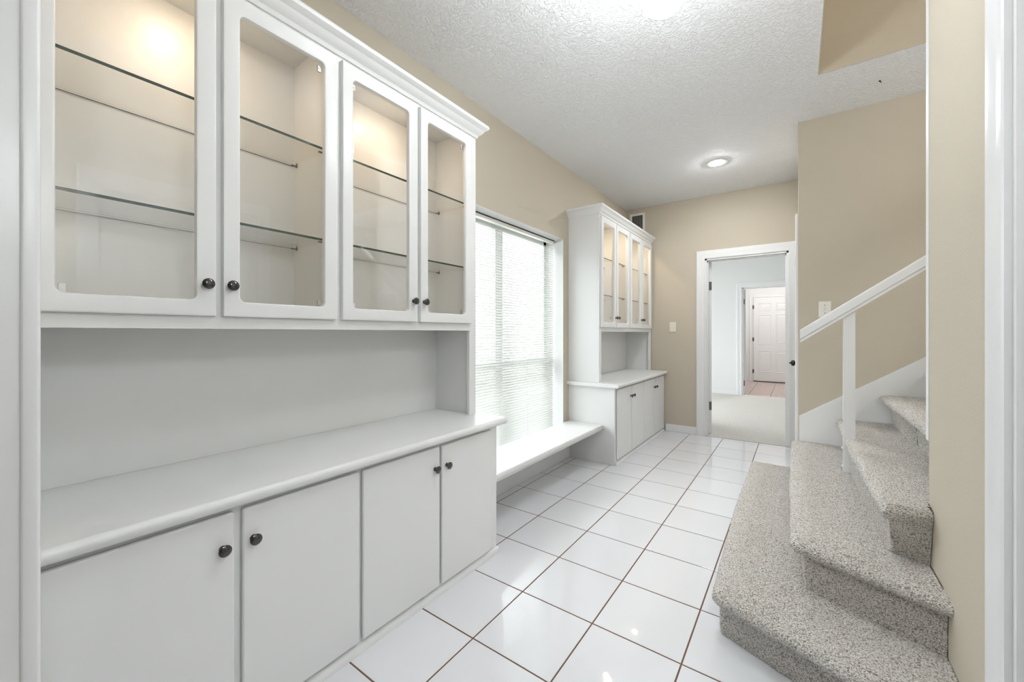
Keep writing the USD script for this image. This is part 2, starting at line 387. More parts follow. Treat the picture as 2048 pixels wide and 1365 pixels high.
structure("trim_11", cat(box(XW - .001, XW + .018, 1.9630, 1.998, .80, CEIL), ), "white_trim", "thin white corner strip on the right wall end above the stairs", "corner trim")
structure("baseboard_left", cat(box(XL, XL + .016, WY0 - .1, 3.394, 0, .294, .002)), "white_trim", "white panel board under the window bench", "baseboard")
structure("baseboard_back", cat(box(-1.29, -.95, YB - .014, YB, 0, .085, .004)), "white_trim", "white baseboard between far cabinet and doorway", "baseboard")
structure("baseboard_back", cat(box(R2X0, -.945, R2Y - .014, R2Y, 0, .085, .004)), "white_trim", "white baseboard in the far room left of the second doorway", "baseboard")
# skirt board rising with the stairs
sk = [(XC + .006, 0.2), (XC + .006, 0.562), (2.0, 0.562 + (2.0 - .01) * .696), (2.0, 1.4)]
structure("trim_12", slab("y", YS - .016, .0155, sk), "white_trim", "white skirt board rising along the stair wall", "skirt board")

# ------------------------------------------------------------------ window, seat, blind
w1 = thing("window_1", "tall white two-part window behind the blind", "window", kind="structure")
fx0, fx1 = -2.0, -1.955
obj("frame", cat(box(fx0, fx1, WY0, WY0 + .045, WZ0, WZ1), box(fx0, fx1, WY1 - .045, WY1, WZ0, WZ1), box(fx0, fx1, WY0, WY1, WZ1 - .045, WZ1), box(fx0, fx1, WY0, WY1, WZ0, WZ0 + .045)), "window_frame_white", w1)
obj("mullion", box(fx0, fx1 + .004, 2.497, 2.592, WZ0 + .04, WZ1 - .04, .003), "window_frame_white", w1)
for a, b in ((WY0 + .04, 2.5), (2.59, WY1 - .04)):
    obj("meeting_rail", box(fx0 + .005, fx1, a, b, .885, .945, .003), "window_frame_white", w1)
    obj("pane", box(fx0 + .02, fx0 + .024, a, b, WZ0 + .03, .9), "pane_glass", w1)
    obj("pane", box(fx0 + .03, fx0 + .034, a, b, .93, WZ1 - .03), "pane_glass", w1)
obj("reveal_lining", cat(box(fx1, XL + .0015, WY1 - .002, WY1 + .002, WZ0, WZ1), box(fx1, XL + .0015, WY0 - .002, WY0 + .002, WZ0, WZ1), box(fx1, XL + .0015, WY0, WY1, WZ1 - .002, WZ1 + .002), box(fx1, XL + .0015, WY0, WY1, WZ0 - .002, WZ0 + .002)), "wall_white", w1, smooth=False)
structure("lawn", box(-14, -2.2, -8, 14, -0.35, -0.25), "lawn_green", "green lawn outside the window", "lawn")

blind = thing("window_blind", "white mini blind with many thin slats covering the window", "window blind")
BX = -1.876
BY0, BY1, BZ0, BZ1 = WY0 + .012, WY1 - .018, WZ0 + .012, WZ1 - .006
obj("headrail", box(BX - .018, BX + .018, BY0, BY1, BZ1 - .028, BZ1 - .004, .002), "plastic_white", blind)
obj("gap_strip", box(BX - .016, BX + .019, BY0, BY1, BZ1 - .004, BZ1 + .004), "gap_shade_paint", blind, label="dark strip painted as gap shade above the headrail")  # solid dark strip painted as the shade above the headrail
obj("bottom_rail", box(BX - .012, BX + .012, BY0, BY1, BZ0, BZ0 + .016, .003), "plastic_white", blind)
pitch, tilt = 0.0213, math.radians(33)
nsl = int((BZ1 - .036 - BZ0 - .016) / pitch)
u = np.linspace(-1, 1, 6)
prof = np.concatenate([np.stack([u * .0125, (1 - u ** 2) * .0016], 1), np.stack([u[::-1] * .0125, (1 - u[::-1] ** 2) * .0016 - .0004], 1)])
for k in range(nsl):
    zc = BZ0 + .028 + k * pitch
    t = tilt + rng.normal(0, .006)
    # inner (room-side, +x) edge lower
    X = BX + prof[:, 0] * math.cos(t) + prof[:, 1] * math.sin(t)
    Z = zc - prof[:, 0] * math.sin(t) + prof[:, 1] * math.cos(t)
    dz = rng.normal(0, .0003, 2)
    L = [np.stack([X, np.full_like(X, y), Z + d], 1) for y, d in ((BY0, dz[0]), (BY1, dz[1]))]
    m = loops_mesh(L, False); n = len(X)
    cap = [[i, i + 1, n - 2 - i] for i in range(n // 2 - 1)] + [[i, n - 2 - i, n - 1 - i] for i in range(n // 2 - 1)]
    cap = np.array(cap)
    m = trimesh.Trimesh(m.vertices, np.vstack([m.faces, cap, cap[:, ::-1] + n]), process=False)
    obj("slat", fix(m), "slat_white", blind, smooth=40)
for y in (2.02, 2.44, 2.83, 3.18):
    for dx in (-.0125, .0125):
        obj("ladder_cord", rod((BX + dx, y, BZ0 + .01), (BX + dx, y, BZ1 - .02), .0007, 5), "plastic_white", blind)
obj("lift_cord", rod((BX + .024, 3.168, 1.38), (BX + .024, 3.163, BZ1 - .02), .0016, 6), "plastic_white", blind)
obj("cord_tassel", lathe([(0, 0), (.005, .002), (.004, .02), (.002, .03), (0, .031)], (0, 0, 1), (BX + .024, 3.168, 1.352), 10), "plastic_white", blind)

seat = thing("window_bench", "low white bench shelf under the window between the two cabinets", "bench")
z1 = 0.347
obj("bench_board", box(XL + .001, -1.424, 1.6925, 3.394, z1 - .034, z1, .008), "white_paint", seat)
obj("apron", box(XL + .001, -1.44, 1.6925, 3.394, z1 - .052, z1 - .034, .003), "white_paint", seat)

# ------------------------------------------------------------------ cabinets
XF, XD = -1.315, -1.297          # base face, base door front
UF, UD = -1.463, -1.443          # upper face frame, upper door front
ZC0, ZC1 = 0.688, 0.722
KNOB = [(0, 0), (.009, 0), (.0095, .002), (.007, .005), (.0058, .011), (.0075, .015), (.0145, .0175), (.0162, .020), (.0158, .0228), (.012, .0258), (.006, .0272), (0, .0275)]


def cabinet_set(Y0, Y1, end, doors_b, doors_u, div, where):
    """One built-in: base cabinet, worktop, display cabinet. end: +1 when the free end is at Y1, -1 when it is at Y0."""
    b = thing("base_cabinet", f"white base cabinet with four flat doors, {where}", "cabinet")
    obj("body", box(XL + .001, XF, Y0, Y1, 0.0, ZC0 - .001, .002), "white_paint", b)
    for k, (y0, y1) in enumerate(doors_b):
        d = obj("door", box(XF + .0008, XD, y0, y1, .044, .667, .006), "white_paint", b)
        yk = y1 - .03 if k % 2 == 0 else y0 + .027
        obj("knob", lathe(KNOB, (1, 0, 0), (XD - .0005, yk, .575)), "bronze", d)
    y0, y1 = (Y0, Y1 + .008) if end > 0 else (Y0 - .008 * 0, Y1)
    q = [(0, 0), (.017, 0), (.0165, .010), (.013, .020), (.006, .027), (0, .029)]
    obj("shoe_moulding", sweep2d([(XF + .0004, y0), (XF + .0004, y1)], q, side=1), "white_paint", b)
    w0, w1_ = (Y0 - .0, Y1 + .034) if end > 0 else (Y0 - .034, Y1)
    # worktop with a rounded nose
    r = .0155
    nose = [(XL + .001, ZC0), (-1.268 - r * .6, ZC0), (-1.268 - .004, ZC0 + .004), (-1.268, ZC0 + r), (-1.268 - .002, ZC0 + .024), (-1.268 - .008, ZC1 - .003), (-1.268 - .016, ZC1), (XL + .001, ZC1)]
    wm = trimesh.creation.extrude_polygon(sg.Polygon(nose), w1_ - w0, engine="earcut")
    v = wm.vertices; wm = fix(trimesh.Trimesh(np.stack([v[:, 0], v[:, 2] + w0, v[:, 1]], 1), wm.faces, process=False))
    obj("worktop", cat(wm), "white_paint", None, label=f"white painted worktop with rounded edge on the base cabinet {where}", category="worktop", smooth=35)
    # upper
    c = thing("display_cabinet", f"white glass-fronted display cabinet with crown moulding, {where}", "display cabinet")
    zt, t = 2.312, .016
    obj("side_panel", box(XL + .001, UF - .0185, Y0, Y0 + t, ZC1 + .0005, 2.33), "white_paint", c)
    obj("side_panel", box(XL + .001, UF - .0185, Y1 - t, Y1, ZC1 + .0005, 2.33), "white_paint", c)
    obj("back_panel", box(XL + .001, XL + .012, Y0 + t, Y1 - t, ZC1 + .0005, 2.33), "white_paint", c)
    obj("bottom_panel", box(XL + .012, UF - .018, Y0 + t, Y1 - t, 1.192, 1.208), "cabinet_lining", c)
    obj("top_panel", box(XL + .012, UF - .018, Y0 + t, Y1 - t, zt, zt + .016), "cabinet_lining", c)
    obj("divider", box(XL + .012, UF - .018, div - .009, div + .009, 1.208, zt), "cabinet_lining", c)
    s = .052
    s0 = .034 if Y0 < 1 else s
    ff = [(Y0, Y0 + s0, ZC1 + .0005, 2.335), (Y1 - s, Y1, ZC1 + .0005, 2.335)]
    obj("face_frame", cat(*[box(UF - .018, UF, *a) for a in ff], box(UF - .018, UF, Y0 + s0, Y1 - s, 2.215, 2.335), box(UF - .018, UF, Y0 + s0, Y1 - s, 1.188, 1.25),
                          *[box(UF - .018, UF, a - .026, a + .026, 1.25, 2.215) for a in ((doors_u[0][1] + doors_u[1][0]) / 2, (doors_u[1][1] + doors_u[2][0]) / 2, (doors_u[2][1] + doors_u[3][0]) / 2)]), "white_paint", c)
    for k, (y0, y1) in enumerate(doors_u):
        g0, g1 = (.138 if y0 < .11 else y0 + .047), y1 - .051
        d = obj("door", frame_x(UF + .0008, UD, (y0, y1, 1.226, 2.246), (g0, g1, 1.274, 2.19), ri=.016 if k % 2 == 0 else .016), "white_paint", c, smooth=35)
        obj("pane", box(UF + .003, UF + .006, g0 - .004, g1 + .004, 1.270, 2.194), "pane_glass", d, smooth=False)
        yk = y1 - .027 if k % 2 == 0 else y0 + .020
        obj("knob", lathe(KNOB, (1, 0, 0), (UD - .0005, yk, 1.322)), "bronze", d)
        yh = g0 + .012 if k % 2 == 0 else g1 - .012
        for z in (1.285, 2.17):
            obj("hinge_screw", cat(box(UF - .006, UF + .0028, yh - .006, yh + .006, z - .012, z + .012, .001), lathe([(0, 0), (.0035, 0), (.0035, .002), (0, .0025)], (1, 0, 0), (UF + .0027, yh, z), 10)), "steel" if k % 2 else "white_paint", d)
    cp = [(0, 2.262), (.006, 2.262), (.009, 2.270), (.012, 2.276), (.022, 2.284), (.030, 2.294), (.036, 2.304), (.048, 2.312), (.054, 2.318), (.055, 2.328), (.052, 2.336), (0, 2.337)]
    if end > 0:
        pth = [(UF + .0005, Y0), (UF + .0005, Y1 + .0005), (XL + .001, Y1 + .0005)]
    else:
        pth = [(XL + .001, Y0 - .0005), (UF + .0005, Y0 - .0005), (UF + .0005, Y1 - .001)]
    obj("crown_moulding", sweep2d(pth, cp, side=1), "white_paint", c, smooth=20)
    for (a, bb) in ((Y0 + t, div - .009), (div + .009, Y1 - t)):
        for z in (1.540, 1.893):
            for y in (a + .0005, bb - .0005):
                sg_ = 1 if y < (a + bb) / 2 else -1
                for x in (-1.52, -1.735):
                    obj("shelf_pin", cat(box(x - .006, x + .006, *sorted((y, y + sg_ * .022)), z - .0105, z - .0075, .001), box(x - .005, x + .005, *sorted((y, y + sg_ * .003)), z - .014, z + .004, .001)), "hinge_dark", c)
    return c


def shelves(Y0, Y1, div, where, t=.016):
    for (a, b, side) in ((Y0 + t, div - .009, "near"), (div + .009, Y1 - t, "far")):
        for z, lev in ((1.540, "lower"), (1.893, "upper")):
            sname = f"clear glass shelf, {lev} one in the {side} half of the cabinet {where}"
            s = thing("glass_shelf", sname, "glass shelf", group="glass shelves in the display cabinets")
            obj("plate", box(XL + .016, -1.4965, a + .004, b - .004, z - .0075, z), "pane_glass", s, smooth=False)
            obj("edge", box(-1.4962, -1.494, a + .004, b - .004, z - .0078, z + .0002), "glass_edge", s, smooth=False, label="dark green front edge")
            obj("back_edge", box(XL + .0135, XL + .0155, a + .004, b - .004, z - .0045, z - .0025), "glass_edge", s, smooth=False)


N0, N1 = 0.0735, 1.691
cabinet_set(N0, N1, 1, [(.092, .460), (.480, .857), (.871, 1.258), (1.272, 1.632)],
            [(.092, .464), (.481, .858), (.879, 1.258), (1.276, 1.642)], .855, "nearest the camera")
shelves(N0, N1, .855, "nearest the camera")
F0, F1 = 3.395, 4.966
cabinet_set(F0, F1, -1, [(3.425, 3.785), (3.797, 4.160), (4.176, 4.545), (4.557, 4.93)],
            [(3.416, 3.778), (3.787, 4.150), (4.190, 4.560), (4.575, 4.935)], 4.17, "past the window")
shelves(F0, F1, 4.17, "past the window")


def puck(y, where, lamp="lamp_warm"):
    t = thing("cabinet_light", f"small warm light under the top {where}", "cabinet light", (-1.545, y, 2.312), group="lights in the display cabinets")
    obj("housing", lathe([(0, 0), (.034, 0), (.034, -.012), (.029, -.016), (.029, -.013), (0, -.013)], (0, 0, 1), (0, 0, -.0005), 20), "trim_ring_grey", t)
    obj("lens", lathe([(0, -.013), (.028, -.013), (.024, -.0185), (.012, -.022), (0, -.023)], (0, 0, 1), (0, 0, -.0005), 20), lamp, t)


puck(.45, "in the near half of the nearest cabinet")
puck(1.265, "in the far half of the nearest cabinet")
puck(3.79, "in the near half of the cabinet past the window", "lamp_warm_far")
puck(4.56, "in the far half of the cabinet past the window", "lamp_warm_far")

# ------------------------------------------------------------------ doors
def hinge(parent, x, y, z, m="hinge_dark", dx=.004, dy=.004):
    obj("hinge", cat(rod((x, y, z - .045), (x, y, z + .045), .0055, 8), box(x - .016, x + .016, y + .001, y + .004, z - .043, z + .043)), m, parent)


d1 = thing("door_1", "white door standing open at the far doorway, seen at its hinge edge", "door", (-.838, YB + .10, 0), kind="structure")
a = math.radians(118)


def rotz(m, ang):
    m.apply_transform(trimesh.transformations.rotation_matrix(ang, [0, 0, 1])); return m


obj("leaf", rotz(box(0.003, .74, -.035, 0, .012, 1.998, .002), a), "white_trim", d1)
for z in (.33, 1.72):
    obj("hinge", cat(rod((.004, -.006, z - .05), (.004, -.006, z + .05), .0065, 8), rotz(box(-.0005, .0025, -.034, -.002, z - .048, z + .048), a)), "hinge_dark", d1)


def six_panel(parent, axis, at, sgn, a0, a1, z0, z1, m="white_trim"):
    w, h = a1 - a0, z1 - z0
    cols = [(a0 + .14 * w, a0 + .44 * w), (a0 + .56 * w, a0 + .86 * w)]
    rows = [(z0 + .11 * h, z0 + .36 * h), (z0 + .44 * h, z0 + .79 * h), (z0 + .845 * h, z0 + .93 * h)]
    for c in cols:
        for r in rows:
            lo = [rr(c[0] - .004 + k, c[1] + .004 - k, r[0] - .004 + k, r[1] + .004 - k, .003, 2) for k in (0, .006, .016, .024, .05)]
            dp = [at, at + sgn * .008, at + sgn * .001, at + sgn * .001, at + sgn * .007]
            mm = ring(axis, lo, dp)
            n = len(lo[-1])
            f = np.array([[4 * n + 0, 4 * n + i, 4 * n + i + 1] for i in range(1, n - 1)])
            mm = trimesh.Trimesh(mm.vertices, np.vstack([mm.faces, f]), process=False)
            trimesh.repair.fix_normals(mm)
            nrm = mm.face_normals[-1]
            if nrm[0 if axis == "x" else 1] * sgn < 0:
                mm.invert()
            obj("panel", mm, m, parent, smooth=20)


d3 = thing("door_3", "white six-panel entry door closed at the end of the tiled entry", "door", kind="structure")
obj("leaf", box(-.868, -.05, R3Y - .034, R3Y - .002, .02, 2.022, .002), "white_trim", d3)
obj("threshold", box(-.87, -.05, R3Y - .05, R3Y - .002, .004, .018), "gap_shade_paint", d3, label="dark bar painted as shade under the door")  # solid dark bar painted as the shade under the door leaf
six_panel(d3, "y", R3Y - .034, -1, -.868, -.05, .02, 2.02)
for z in (.25, 1.02, 1.80):
    hinge(d3, -.872, R3Y - .038, z)
for z in (.90, 1.03):
    obj("knob" if z < 1 else "deadbolt", lathe([(0, 0), (.03, 0), (.03, .008), (.014, .012), (.014, .03), (.026, .036), (.026, .05), (0, .056)], (0, -1, 0), (-.165, R3Y - .034, z), 16), "steel", d3)
structure("trim_13", box(-.89, -.872, R3Y - .03, R3Y, 0, 2.03), "white_trim", "white jamb edge of the entry door", "door jamb")
# open leaf of the second doorway, swung back against the far side
d5 = thing("door_5", "white door leaf swung open inside the second doorway", "door", (-.832, R2Y + .12, 0), kind="structure")
obj("leaf", rotz(box(.003, .78, -.035, 0, .012, 2.0, .002), math.radians(115)), "white_trim", d5)
for z in (.22, 1.77):
    obj("hinge", rod((.006, -.004, z - .05), (.006, -.004, z + .05), .009, 8), "hinge_dark", d5)
d2 = thing("door_2", "unseen white door, set open to let the side room light the hall", "door", (XW + .13, .50, 0), kind="structure")  # out of view, set open so side-room light reaches the hall
obj("leaf", box(.004, .82, -.036, 0, .012, 2.018, .002), "white_trim", d2)
d4 = thing("door_4", "white door with black knob beside the far doorway, seen edge on", "door", kind="structure")
obj("leaf", box(XC + .012, XC + .047, 3.823, 4.577, .01, 1.997, .002), "white_trim", d4)
obj("knob", lathe([(0, 0), (.024, 0), (.024, .006), (.010, .010), (.010, .030), (.020, .036), (.027, .046), (.026, .058), (.016, .066), (.007, .069), (.007, .078), (0, .08)], (-1, 0, 0), (XC + .012, 4.50, .897), 20), "black_iron", d4)
hinge(d4, XC - .003, 3.826, 1.74)
hinge(d4, XC - .003, 3.826, .25)

# ------------------------------------------------------------------ staircase
def fillet(pts, rad, ds):
    """Polyline with rounded corners, resampled to ds; returns points and outward (right-hand) normals."""
    pts = np.array(pts, float); out = [pts[0]]
    for i in range(1, len(pts) - 1):
        a_, b_, c_ = pts[i - 1], pts[i], pts[i + 1]
        u1, u2 = (a_ - b_) / np.linalg.norm(a_ - b_), (c_ - b_) / np.linalg.norm(c_ - b_)
        ang = math.acos(np.clip(u1 @ u2, -1, 1)); tl = rad[i] / math.tan(ang / 2)
        for s in np.linspace(0, 1, 9):
            out.append((1 - s) ** 2 * (b_ + u1 * tl) + 2 * s * (1 - s) * b_ + s ** 2 * (b_ + u2 * tl))
    out.append(pts[-1]); out = np.array(out)
    L = np.concatenate([[0], np.cumsum(np.linalg.norm(np.diff(out, axis=0), axis=1))])
    n = int(L[-1] / ds) + 1
    s = np.linspace(0, L[-1], n)
    p = np.stack([np.interp(s, L, out[:, k]) for k in (0, 1)], 1)
    t = np.gradient(p, axis=0)
    t = np.stack([np.convolve(np.pad(t[:, k], 6, mode="edge"), np.ones(13) / 13, "valid") for k in (0, 1)], 1)
    t /= np.linalg.norm(t, axis=1, keepdims=True)
    return p, np.stack([-t[:, 1], t[:, 0]], 1) * -1


def grid_faces(n, m):
    idx = np.arange(n * m).reshape(n, m)
    q = np.stack([idx[:-1, :-1], idx[1:, :-1], idx[1:, 1:], idx[:-1, 1:]], -1).reshape(-1, 4)
    return np.vstack([q[:, [0, 1, 2]], q[:, [0, 2, 3]]])


def tufted(m, amp, seed):
    r = np.random.default_rng(seed)
    n = np.array(m.vertex_normals); v = np.array(m.vertices)
    h = 0.55 * r.random(len(v)) + 0.45 * meshkit.noise(v * 170, seed)
    big = meshkit.noise(v * 28, seed + 1) - .5
    v = v + n * (amp * (h - .5) + .004 * big)[:, None] + r.normal(0, .0004, v.shape)
    return trimesh.Trimesh(v, m.faces, process=False)


def carpet_step(outline, rad, ztop, zbot, base, poly, fall=lambda q: 0.0, ds=.003, seed=1, amp=.0045, inset=.06, rn=.023):
    """outline: plan line of the nosing, travelled so that the outside is on its right; base: the riser's foot line, vertex for vertex."""
    p, nrm = fillet(outline, rad, ds)
    O, B = np.array(outline, float), np.array(base, float)
    best, where = np.full(len(p), 1e9), np.zeros((len(p), 2))
    for i in range(len(O) - 1):
        d = O[i + 1] - O[i]; t = np.clip(((p - O[i]) @ d) / (d @ d), 0, 1)
        e = np.linalg.norm(O[i] + t[:, None] * d - p, axis=1)
        ok = e < best
        best[ok] = e[ok]; where[ok] = (B[i] + t[:, None] * (B[i + 1] - B[i]))[ok]
    k_ = max(3, int(.008 / ds)) | 1
    where = np.stack([np.convolve(np.pad(where[:, k], k_ // 2, mode="edge"), np.ones(k_) / k_, "valid") for k in (0, 1)], 1)
    D = where - p
    ang = np.linspace(-math.pi * .5, math.pi / 2, max(6, int(math.pi * rn / ds)))
    lip = ztop - 2 * rn
    nr = max(4, int((lip - zbot) / ds)); nu = 6; ni = int(inset / ds)
    wf = np.array([fall(q) for q in p])[:, None]; lead = .12 * (1 - wf) + .8 * wf
    rows = []
    for z in np.linspace(zbot, lip - .002, nr):
        f = (z - zbot) / max(lip - zbot, 1e-6)
        rows.append((p + D * (1 - lead * f), z))
    for s in np.linspace(0, 1, nu + 2)[1:-1]:
        rows.append((p + (D * (1 - lead)) * (1 - s) + nrm * (-rn * (1 - wf) * s) + D * (.15 * wf * s), lip - .002 + .002 * s))
    for a_ in ang:
        o_ = (1 - wf) * (-rn + rn * math.cos(a_)) + wf * ((-rn + rn * math.cos(a_)) if a_ >= 0 else 0.0)
        rows.append((p + nrm * o_ + D * (wf * .15 * max(0, -math.sin(a_))), ztop - rn + rn * math.sin(a_)))
    for s in np.linspace(0, inset, ni + 1)[1:]:
        rows.append((p + nrm * (-rn - s), ztop))
    loops = rows
    V = np.stack([np.column_stack([xy, np.full(len(p), z)]) for xy, z in loops], 1)
    band = trimesh.Trimesh(V.reshape(-1, 3), grid_faces(len(p), len(loops)), process=False)
    # the flat of the tread
    x0, y0, x1, y1 = sg.Polygon(poly).bounds
    d2_ = ds * 1.1
    gx, gy = np.arange(x0, x1 + d2_, d2_), np.arange(y0, y1 + d2_, d2_)
    A, B = np.meshgrid(gx, gy, indexing="ij")
    import shapely
    inside = shapely.contains_xy(sg.Polygon(poly).buffer(1e-4), A.ravel(), B.ravel()).reshape(A.shape)
    keep = inside[:-1, :-1] & inside[1:, :-1] & inside[1:, 1:] & inside[:-1, 1:]
    idx = np.arange(A.size).reshape(A.shape)
    q = np.stack([idx[:-1, :-1][keep], idx[1:, :-1][keep], idx[1:, 1:][keep], idx[:-1, 1:][keep]], -1)
    f = np.vstack([q[:, [0, 1, 2]], q[:, [0, 2, 3]]])
    used, inv = np.unique(f, return_inverse=True)
    top = trimesh.Trimesh(np.column_stack([A.ravel()[used], B.ravel()[used], np.full(len(used), ztop)]), inv.reshape(-1, 3), process=False)
    parts = []
    for k, m in enumerate((band, top)):
        m = trimesh.Trimesh(m.vertices, m.faces, process=False)
        if k == 0:
            c = len(p) // 2
            i = c * len(loops) + len(loops) - 3
            if m.vertex_normals[i][2] < 0:
                m.invert()
        elif m.vertex_normals[0][2] < 0:
            m.invert()
        parts.append(tufted(m, amp, seed + k))
    return cat(*parts)


stairs = thing("staircase", "carpeted winder staircase in grey-beige pile at the right", "staircase")
Z = [0.19, 0.380, 0.577, 0.766]
n1 = [(-.03, 3.585), (-.288, 3.585), (-.292, 2.6), (-.268, 1.675), (.369, 1.402)]
b1 = [(-.03, 3.56), (-.262, 3.56), (-.264, 2.6), (-.247, 1.742), (.369, 1.475)]
obj("stair_step", carpet_step(n1, [0, .02, .0, .045, 0], Z[0], 0.001, b1,
                              [(-.03, 3.56), (-.24, 3.56), (-.242, 2.6), (-.215, 1.70), (.369, 1.46), (.369, 1.80), (.03, 1.94), (.03, 3.56)], seed=3), "carpet", stairs, smooth=False)
n2 = [(.0, 3.628), (-.036, 3.628), (-.034, 2.6), (-.022, 1.862), (.369, 1.692)]
b2 = [(.0, 3.605), (-.006, 3.605), (-.004, 2.6), (.022, 1.910), (.369, 1.748)]
obj("stair_step", carpet_step(n2, [0, .015, .0, .04, 0], Z[1], Z[0] - .004, b2,
                              [(.0, 3.618), (.012, 2.6), (.025, 1.90), (.369, 1.745), (.369, 2.0), (.28, 2.02), (.28, 3.618)], seed=13), "carpet", stairs, smooth=False)
n3 = [(.40, 2.945), (.214, 2.945), (.217, 2.6), (.234, 1.850), (.369, 1.898)]
b3 = [(.40, 2.94), (.246, 2.94), (.25, 2.6), (.268, 1.976), (.369, 1.940)]
obj("stair_step", carpet_step(n3, [0, .055, .0, .022, 0], Z[2] + .004, Z[1] - .004, b3,
                              [(.29, 2.925), (.265, 2.6), (.275, 1.905), (.368, 1.93), (.368, 1.968), (.55, 1.968), (.55, 2.925)], seed=23, rn=.024, fall=lambda q: float(np.clip((q[0] - .236) / .012, 0, 1)) if q[1] < 1.91 else 0.0), "carpet", stairs, smooth=False)
obj("stair_step", carpet_step([(.222, 3.618), (.222, 2.93)], [0, 0], Z[2] - .007, Z[1] - .004, [(.254, 3.618), (.254, 2.93)], [(.255, 3.618), (.255, 2.92), (.55, 2.92), (.55, 3.618)], seed=33, ds=.004), "carpet", stairs, smooth=False)
n4 = [(.70, 2.955), (.438, 2.955), (.440, 2.72), (.440, 1.966)]
b4 = [(.70, 2.95), (.512, 2.95), (.514, 2.72), (.514, 1.966)]
obj("stair_step", carpet_step(n4, [0, .03, .05, 0], Z[3] + .005, Z[2] - .004, b4, [(.50, 2.935), (.50, 1.966), (.78, 1.966), (.78, 2.935)], seed=43, ds=.004), "carpet", stairs, smooth=False)
obj("stair_step", carpet_step([(.447, 3.618), (.447, 2.92)], [0, 0], Z[3] - .007, Z[2] - .012, [(.51, 3.618), (.51, 2.92)], [(.48, 3.618), (.48, 2.91), (.78, 2.91), (.78, 3.618)], seed=53, ds=.004), "carpet", stairs, smooth=False)
for k in (1, 2, 3, 4, 5):
    x = .445 + .25 * k
    obj("stair_step", box(x, x + .31, 1.965, 3.618, Z[3] + .19 * (k - 1), Z[3] + .19 * k, .02), "carpet", stairs)

rail = thing("handrail", "white painted handrail sloping up over the stairs on one square post", "handrail")
ya, yb = 2.945, 3.0
sl = (1.548 - 1.157) / (.548 - .013)
L0, L1 = .012, 1.5
pr = [(-.031, .023), (-.031, -.014), (-.028, -.0165), (-.025, -.018), (-.025, -.021), (-.0285, -.0225), (-.0285, -.032), (.0285, -.032), (.0285, -.0225), (.025, -.021), (.025, -.018), (.031, -.014), (.031, .023), (.028, .028), (.022, .0305), (-.022, .0305), (-.028, .028)]
loops = [np.array([[x, 2.97 + o, 1.157 + (x - .013) * sl + h * 1.22] for o, h in pr]) for x in (L0, L1)]
m = loops_mesh(loops, False); n = len(pr)
f = np.array([[0, i, i + 1] for i in range(1, n - 1)])
m = trimesh.Trimesh(m.vertices, np.vstack([m.faces, f, f[:, ::-1] + n]), process=False); trimesh.repair.fix_normals(m)
obj("rail", m, "white_trim", rail, smooth=35)
px0, px1 = .2125, .265
zt0, zt1 = [1.157 + (x - .013) * sl - .040 for x in (px0, px1)]
post = trimesh.Trimesh([(x, y, z) for x, zt in ((px0, zt0), (px1, zt1)) for y in (2.953, 2.988) for z in (Z[1] - .003, zt)]).convex_hull
obj("post", post, "white_trim", rail, smooth=False)
for z in (.41, .515):
    obj("bolt", lathe([(0, 0), (.009, 0), (.009, .004), (.005, .007), (0, .008)], (-1, 0, 0), (px0, 2.968, z), 10), "white_trim", rail)

# ------------------------------------------------------------------ small fittings
def downlight(x, y, label, strong="lamp_white"):
    t = thing("ceiling_light", label, "ceiling light", (x, y, CEIL), group=None)
    obj("trim_ring", lathe([(.060, -.001), (.088, -.001), (.090, -.004), (.086, -.008), (.068, -.010), (.060, -.005), (.060, -.001)], (0, 0, 1), (0, 0, 0), 40), "trim_ring_grey", t)
    obj("bulb", lathe([(0, -.0015), (.059, -.0015), (.059, -.006), (.048, -.015), (.027, -.0205), (0, -.022)], (0, 0, 1), (0, 0, 0), 32), strong, t)


downlight(-.60, 4.045, "round recessed ceiling light glowing near the far doorway")
downlight(-.76, 1.16, "round recessed ceiling light overhead near the camera", "lamp_white_soft")

vent = thing("air_vent", "white framed return air vent high on the end wall beside the far cabinet", "air vent")
vx0, vx1, vz0, vz1 = -1.727, -1.538, 2.33, 2.674
yv = YB - .0005
obj("frame", fix(loops_mesh([np.column_stack([l[:, 0], np.full(len(l), d), l[:, 1]]) for l, d in (
    (rr(vx0, vx1, vz0, vz1, .003, 2), yv), (rr(vx0, vx1, vz0, vz1, .003, 2), yv - .006), (rr(vx0 + .004, vx1 - .004, vz0 + .004, vz1 - .004, .003, 2), yv - .010),
    (rr(vx0 + .028, vx1 - .028, vz0 + .028, vz1 - .028, .003, 2), yv - .008), (rr(vx0 + .028, vx1 - .028, vz0 + .028, vz1 - .028, .003, 2), yv))], True)), "plastic_white", vent)
obj("backing", box(vx0 + .026, vx1 - .026, yv - .002, yv, vz0 + .026, vz1 - .026), "vent_dark", vent)
for k in range(22):
    z = vz0 + .034 + k * .0128
    obj("louver", box(vx0 + .028, vx1 - .028, yv - .007, yv - .003, z, z + .004), "vent_grey", vent, smooth=False)
for k in range(1, 4):
    x = vx0 + .028 + k * (vx1 - vx0 - .056) / 4
    obj("rib", box(x - .002, x + .002, yv - .0078, yv - .003, vz0 + .028, vz1 - .028), "vent_grey", vent, smooth=False)
obj("screw", lathe([(0, 0), (.004, 0), (.003, .002), (0, .0022)], (0, -1, 0), ((vx0 + vx1) / 2, yv - .0092, vz1 - .012), 8), "hinge_dark", vent)

